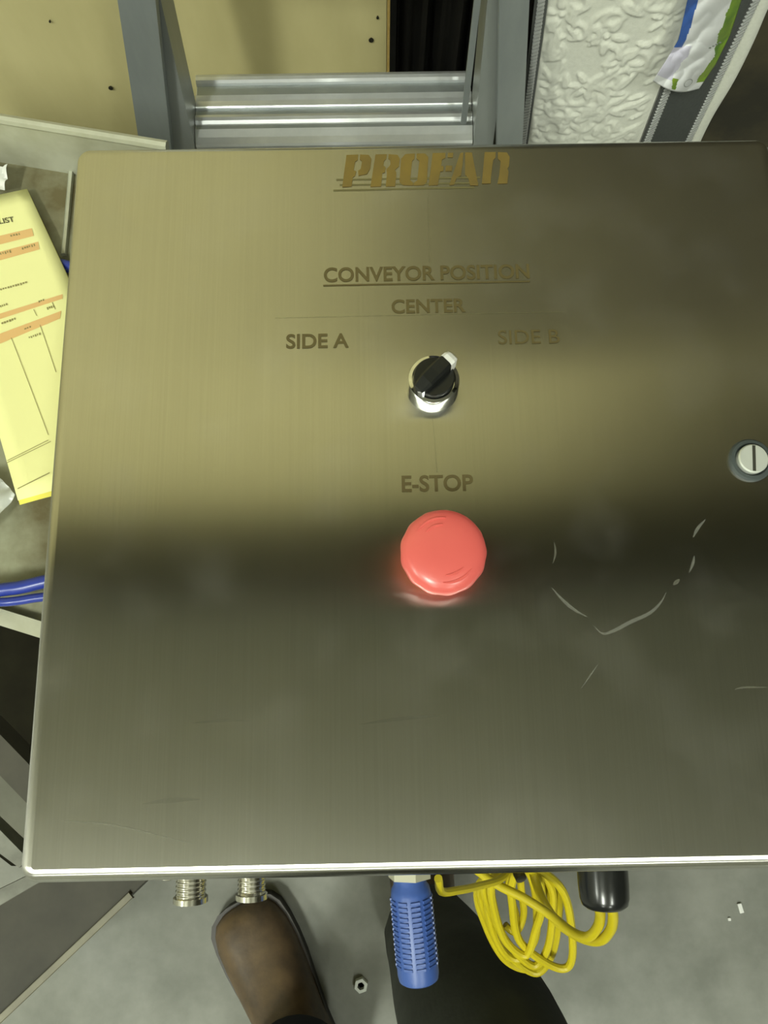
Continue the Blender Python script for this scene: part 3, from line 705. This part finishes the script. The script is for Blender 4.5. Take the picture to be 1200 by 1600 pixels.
# ------------------------------------------------------------------ quilted mattress with zips
D = (M3 @ Vector(((722 - 600) / F, (800 - 955) / F, -1.0))).normalized()       # its long edges, downwards
q0 = atY(821, 210, .645); q1 = atY(1003, 210, .60); q2 = atY(1082, 210, .65); q3 = atY(1091, 210, .68)
def along(p, z): return p + D * ((z - p.z) / D.z)
Z0, Z1 = .012, .66
mt = thing('mattress', 'white quilted mattress with zipped charcoal border standing beside the ladder', 'mattress', along(q1, 0.0))
back = Vector((.10, .13, 0))
q4 = q3 + Vector((.004, .05, 0)); q5 = q0 + Vector((.07, .08, 0))
core = [along(q, Z0) for q in (q0, q1, q2, q3, q4, q5)]
inn = sum(core, Vector((0, 0, 0))) / 6
bm = add_prism(bmesh.new(), [p + (inn - p) * .025 for p in core], D * ((Z1 - Z0) / D.z))
obj('mattress_core', bm, QUILT, mt)
# raised quilting on the big face
fx = (q1 - q0); fw = fx.length; fxn = fx.normalized(); fup = -D; fnrm = fxn.cross(fup).normalized()
if fnrm.y > 0: fnrm = -fnrm
Lq = (Z1 - Z0) / -D.z
rnd = random.Random(11)
leaves = []; swirls = []
cen = []
for k in range(900):
    c_ = (rnd.uniform(-.01, fw + .01), rnd.uniform(0, Lq))
    if all(math.hypot(c_[0] - o_[0], c_[1] - o_[1]) > .050 for o_ in cen): cen.append(c_)
for (cx, cy) in cen:
    a0 = rnd.uniform(0, 2 * PI); npet = rnd.choice((5, 6, 7)); R_p = rnd.uniform(.018, .029)
    for k in range(npet):
        a = a0 + 2 * PI * k / npet * rnd.uniform(.94, 1.06); l = R_p * rnd.uniform(.42, .55)
        leaves.append((cx + math.cos(a) * (l + .005), cy + math.sin(a) * (l + .005), a, l, l * rnd.uniform(.34, .46)))
    leaves.append((cx, cy, 0, .0042, .0042))
    swirls.append((cx + math.cos(a0 + .4) * .024, cy + math.sin(a0 + .4) * .024, rnd.uniform(.010, .015), rnd.uniform(0, 6.28), rnd.uniform(3, 4.6), rnd.choice((-1, 1))))
for k in range(150):
    l = rnd.uniform(.011, .022); leaves.append((rnd.uniform(0, fw), rnd.uniform(0, Lq), rnd.uniform(0, 6.28), l, l * rnd.uniform(.25, .42)))
for k in range(60): swirls.append((rnd.uniform(0, fw), rnd.uniform(0, Lq), rnd.uniform(.014, .034), rnd.uniform(0, 6.28), rnd.uniform(2, 4.4), rnd.choice((-1, 1))))
NXq, NYq = 84, 260
import numpy as np
gx, gy = np.meshgrid(np.linspace(0, fw, NXq + 1), np.linspace(0, Lq, NYq + 1))
H = np.zeros_like(gx)
for (cx, cy, a, l, w) in leaves:
    dx, dy = gx - cx, gy - cy; t = (dx * math.cos(a) + dy * math.sin(a)) / l; s = (-dx * math.sin(a) + dy * math.cos(a)) / w
    s = s / np.maximum(.3, 1 - .45 * t)     # narrower towards the tip
    d = t * t + s * s; v = np.clip((1 - d) * 1.6, 0, 1); v = v * v * (3 - 2 * v) * .0030; v = v * (1 - .30 * np.exp(-(s / .14) ** 2))
    H = np.maximum(H, v)
for (cx, cy, r, a0, span, sg) in swirls:
    dx, dy = gx - cx, gy - cy; rr_ = np.hypot(dx, dy); an = (sg * (np.arctan2(dy, dx) - a0)) % (2 * PI)
    rad = r * (1 - .45 * an / span); v = np.clip(1 - ((rr_ - rad) / .0046) ** 2, 0, 1) ** .9 * .0022; H = np.maximum(H, np.where(an < span, v, 0))
edge_f = np.clip((np.minimum(gx, fw - gx) - .004) / .014, 0, 1) ** .5
bulge = .010 * np.sin(PI * gx / fw)
bot = along(q0, Z0)
bm = bmesh.new(); G = []
for j in range(NYq + 1):
    G.append([bm.verts.new(bot + fxn * float(gx[j, i]) + fup * float(gy[j, i]) + fnrm * float(.001 + bulge[j, i] + H[j, i] * edge_f[j, i])) for i in range(NXq + 1)])
for j in range(NYq):
    for i in range(NXq): bm.faces.new((G[j][i], G[j][i + 1], G[j + 1][i + 1], G[j + 1][i]))
obj('quilted_panel', bm, QUILT, mt, 2, label='white fabric with raised leaf and scroll quilting')
# charcoal border between two zips
gn = ((q2 - q1).normalized().cross(fup)).normalized()
if gn.y > 0: gn = -gn
c0, c1 = along(q1, Z0), along(q2, Z0)
def strip(u0, u1, off, m, name, th=.003, lab=None):
    a = c0.lerp(c1, u0) + gn * off; b = c0.lerp(c1, u1) + gn * off
    return obj(name, add_prism(bmesh.new(), [a, b, b + gn * th, a + gn * th], fup * Lq), m, mt, label=lab)
strip(.05, .97, .0005, GUSSET, 'border', lab='smooth charcoal border strip')
def zipper(u0, u1, name='zip'):
    t = strip(u0, u1, .0012, ZIP_T, name, .003, 'grey toothed zip'); bm = bmesh.new()
    w = (c1 - c0).length * (u1 - u0) * .62; gx_ = (c1 - c0).normalized(); k = 0; N = int(Lq / .0058)
    for k in range(N):
        cc = c0.lerp(c1, (u0 + u1) / 2) + gn * .0048 + fup * (.004 + k * .0058)
        r = basis((gx_ * .93 + fup * .37).normalized(), (fup * .93 - gx_ * .37).normalized(), gn); add_box(bm, cc, (w * 1.15, .0033, .0034), r)
    o = obj('zip_teeth', bm, ZIP, t); o['kind'] = 'stuff'
zipper(.015, .17); zipper(.84, .985)
# zip along the far left edge of the quilted face
a0 = along(q0, Z0); bm = bmesh.new()
tz = obj('zip', add_prism(bmesh.new(), [a0 - fxn * .008, a0 + fxn * .005, a0 + fxn * .006 + fnrm * .006, a0 - fxn * .009 + fnrm * .006], fup * Lq), ZIP_T, mt)
for k in range(int(Lq / .0058)):
    add_box(bm, a0 - fxn * .001 + fnrm * .0072 + fup * (.004 + k * .0058), (.0085, .0033, .0034), basis((fxn * .93 + fup * .37).normalized(), (fup * .93 - fxn * .37).normalized(), fnrm))
o = obj('zip_teeth', bm, ZIP, tz); o['kind'] = 'stuff'
# plump white edge beyond the border
ptsr = [along(q3, z_) + Vector((.0, .004, 0)) + Vector((.003, 0, 0)) * math.sin(z_ * 22) for z_ in (Z0 + .01, .15, .25, .33, .4, .5, Z1 - .01)]
obj('side_roll', tube(ptsr, .011, 14, 6), QUILT, mt, True)

# printed film packet stuck over the border
pk = thing('plastic_packet', 'crumpled glossy white packet with blue and green print stuck on the mattress border', 'packaging', atP(1090, 100, q1, gn))
po = q1 + gn * .010
def pg(px, py, e=0.0): return atP(px, py, po + gn * e, gn)
outline_l = [(1082, -40), (1074, 0), (1060, 62), (1042, 92), (1020, 126)]
outline_r = [(1175, -40), (1158, 0), (1140, 55), (1118, 100), (1092, 138)]
def pfn(u, v):
    k = v * 4; i = min(3, int(k)); f = k - i
    l = (outline_l[i][0] * (1 - f) + outline_l[i + 1][0] * f, outline_l[i][1] * (1 - f) + outline_l[i + 1][1] * f)
    r = (outline_r[i][0] * (1 - f) + outline_r[i + 1][0] * f, outline_r[i][1] * (1 - f) + outline_r[i + 1][1] * f)
    x, y = l[0] * (1 - u) + r[0] * u, l[1] * (1 - u) + r[1] * u
    y += 9 * math.sin(PI * u) * v ** 6 * 1.2
    e = .006 * math.sin(PI * u) + .0028 * abs(noise.noise(Vector((u * 4.3, v * 7, 2.2)))) + .004 * v * v +   .0022 * abs(math.sin(7 * (u * .7 + v * 1.3)))
    return pg(x, y, e)
NU, NV = 60, 84
bm = grid(pfn, NU, NV); bm.faces.ensure_lookup_table()
for j in range(NV):
    for i in range(NU):
        u, v = (i + .5) / NU, (j + .5) / NV; wv = .02 * math.sin(v * 21) + .015 * math.sin(v * 47 + 1); k = 0
        if v < .60 and u < .24 - .16 * v + wv * .3: k = 1
        elif v < .93 and u > .84 + .05 * math.sin(v * 9 + 1) - .03 * v + wv: k = 2
        elif .58 < v < .93 and u < .40 - .1 * v + wv: k = 3
        elif .90 < v < .985 and .30 + (v - .9) < u < .42 + (v - .9) * .6: k = 2
        bm.faces[j * NU + i].material_index = k
film = obj('film', bm, WRAP, pk, 2)
for m_ in (WRAP_B, WRAP_G, WRAP_L): film.data.materials.append(m_)
md = film.modifiers.new('t', 'SOLIDIFY'); md.thickness = .0006; md.offset = -1
bm = bmesh.new(); ring_p = []
for k in range(21):
    a = 2 * PI * k / 20; ring_p.append(pfn(.66 + .075 * math.cos(a), .925 + .032 * math.sin(a)) + gn * .0009)
obj('printed_ring', ribbon(bm, ring_p, .0008, gn), mat('grey_ink', (.3, .32, .3), .4), film)
bm = bmesh.new()
for k in range(4):
    p = pfn(.70 + .05 * k, .60 - .015 * k) + gn * .001; add_box(bm, p, (.0035, .0005, .0018), basis(fxn, gn, fup))
obj('small_print', bm, mat('grey_ink2', (.2, .22, .2), .4), film)

# ------------------------------------------------------------------ the photographer's legs and boots
per = thing('person', 'photographer in dark trousers and brown boots, legs seen below the box', 'person', (-.02, -.55, 0))
def skin_body(name, verts, edges, radii, m, parent, sub=2, root=0):
    me = bpy.data.meshes.new(name); org = wloc(parent)
    me.from_pydata([Vector(v) - org for v in verts], edges, []); me.materials.append(m)
    o = bpy.data.objects.new(name, me); COL.objects.link(o); o.parent = parent
    sk = o.modifiers.new('skin', 'SKIN'); sk.use_smooth_shade = True
    for i, sv in enumerate(me.skin_vertices[0].data):
        r = radii[i]; sv.radius = (r, r) if not isinstance(r, tuple) else r; sv.use_root = (i == root)
    s = o.modifiers.new('sub', 'SUBSURF'); s.levels = s.render_levels = sub
    return o
kr = at(758, 1600, .46)                     # right knee
ar = Vector((kr.x - .035, kr.y - .02, .10))
tl = at(372, 1416, .03); th_ = at(443, 1592, .05); fd2 = (tl - th_); fd2.z = 0; fd2.normalize()
al = Vector((tl.x, tl.y, 0)) - fd2 * .205; al.z = .13
hip = Vector((0.0, -.72, .90))
V = [hip, hip + Vector((0, -.01, .13)),
     hip + Vector((.095, .02, -.05)), (kr + hip + Vector((.09, 0, -.05))) / 2 + Vector((0, .0, .02)), kr + Vector((0, .0, .0)), kr.lerp(ar, .35) + Vector((0, -.012, 0)), kr.lerp(ar, .75), ar,
     hip + Vector((-.095, .0, -.05)), Vector((-.105, -.70, .66)), Vector((al.x + .0, al.y - .01, .47)), Vector((al.x, al.y - .025, .30)), Vector((al.x, al.y - .008, .19)), Vector((al.x, al.y, .115))]
E_ = [(0, 1), (0, 2), (2, 3), (3, 4), (4, 5), (5, 6), (6, 7), (0, 8), (8, 9), (9, 10), (10, 11), (11, 12), (12, 13)]
Rr = [.125, .135, .105, .095, .078, .072, .062, .062, .105, .090, .074, .070, .060, .064]
tr_ = skin_body('trousers', V, E_, Rr, DENIM, per)
def boot(toe, fdir, lab):
    s = Vector((fdir.y, -fdir.x, 0)); up = Vector((0, 0, 1)); t0 = Vector((toe.x, toe.y, 0))
    # stations from the toe back: distance, half width, height, sideways shift
    st_ = [(.000, .012, .030), (.003, .027, .041), (.010, .040, .049), (.022, .0475, .054), (.042, .0525, .058), (.07, .0535, .064), (.10, .052, .074), (.135, .048, .090), (.165, .0455, .110), (.19, .045, .130), (.215, .045, .15), (.25, .043, .155), (.28, .038, .155), (.298, .026, .150)]
    rings = []
    for d, w, h in st_:
        c = t0 - fdir * d + s * (.004 * math.sin(PI * d / .3)); rg = []
        for k in range(20):
            a = PI * k / 19; e = .72
            x = math.copysign(abs(math.cos(a)) ** e, math.cos(a)) * w * (1 - .10 * math.sin(a)); zz = .024 + (h - .024) * abs(math.sin(a)) ** .85
            rg.append(c + s * x + up * zz)
        rings.append(rg)
    b = obj('boot', loft(bmesh.new(), rings), LEATHER, per, True, label=lab)
    def outline(grow):
        L, R = [], []
        for d, w, h in [(-.004, .016, 0), (.000, .032, 0), (.008, .0445, 0), (.021, .052, 0), (.043, .0550, 0), (.07, .0555, 0), (.10, .0535, 0), (.14, .048, 0), (.18, .044, 0), (.22, .044, 0), (.26, .042, 0), (.29, .034, 0), (.302, .02, 0)]:
            c = t0 - fdir * (d - grow * (1 if d < .05 else -1) * .3) + s * (.004 * math.sin(PI * max(d, 0) / .3)); L.append(c - s * (w + grow)); R.append(c + s * (w + grow))
        return L + R[::-1]
    obj('sole', add_prism(bmesh.new(), outline(0), Vector((0, 0, .020))), SOLE, b)
    obj('welt', add_prism(bmesh.new(), [p + Vector((0, 0, .0202)) for p in outline(.001)], Vector((0, 0, .006))), WELT, b, label='stitched welt round the sole')
    lb_ = bmesh.new()
    for (d, h) in ((.100, .0755), (.118, .083), (.136, .0915)):
        c = t0 - fdir * d + s * (.004 * math.sin(PI * d / .3))
    return b
boot(Vector((tl.x, tl.y, 0)), fd2, 'scuffed brown round-toed boot')
rt = Vector((ar.x - .01, ar.y + .215, 0))
boot(rt, Vector((-.05, 1, 0)).normalized(), 'brown boot under the control box')
# turned-up hem over the left boot
obj('trouser_hem', lathe(Vector((al.x, al.y + .004, .085)), ((.058, 0), (.066, .004), (.069, .03), (.066, .055), (.060, .06)), 28, Vector((0, -.05, 1))), HEM, per, True, label='navy hem of the left trouser leg')

# ------------------------------------------------------------------ small bits on the floor
nt_ = at(564, 1540, .006); bm = bmesh.new()
add_lathe(bm, Vector((nt_.x, nt_.y, .0)), ((.0048, 0), (.0102, 0), (.0105, .005), (.0096, .0085), (.0052, .0085), (.0048, .0)), 6, Vector((.0, 0, 1)), .3)
o = obj('hex_nut', bm, CAMGREY, None, False, (nt_.x, nt_.y, 0)); tag(o, 'small shiny metal nut on the floor between the legs', 'nut')
ch = at(1157, 1419, .002)
o = obj('paper_chip', bx((ch.x, ch.y, .002), (.006, .013, .003), Matrix.Rotation(.2, 3, 'Z'), .0006), PAPER_W, None, False, (ch.x, ch.y, 0))
tag(o, 'white chip lying on the floor below the right end of the box', 'debris')
o = obj('paper_chip', bx((at(1139, 1436, 0).x, at(1139, 1436, 0).y, .0012), (.004, .004, .0024), None, .0005), PAPER_W, None, False, tuple(at(1139, 1436, 0)))
tag(o, 'tiny white speck beside the larger white floor chip', 'debris')
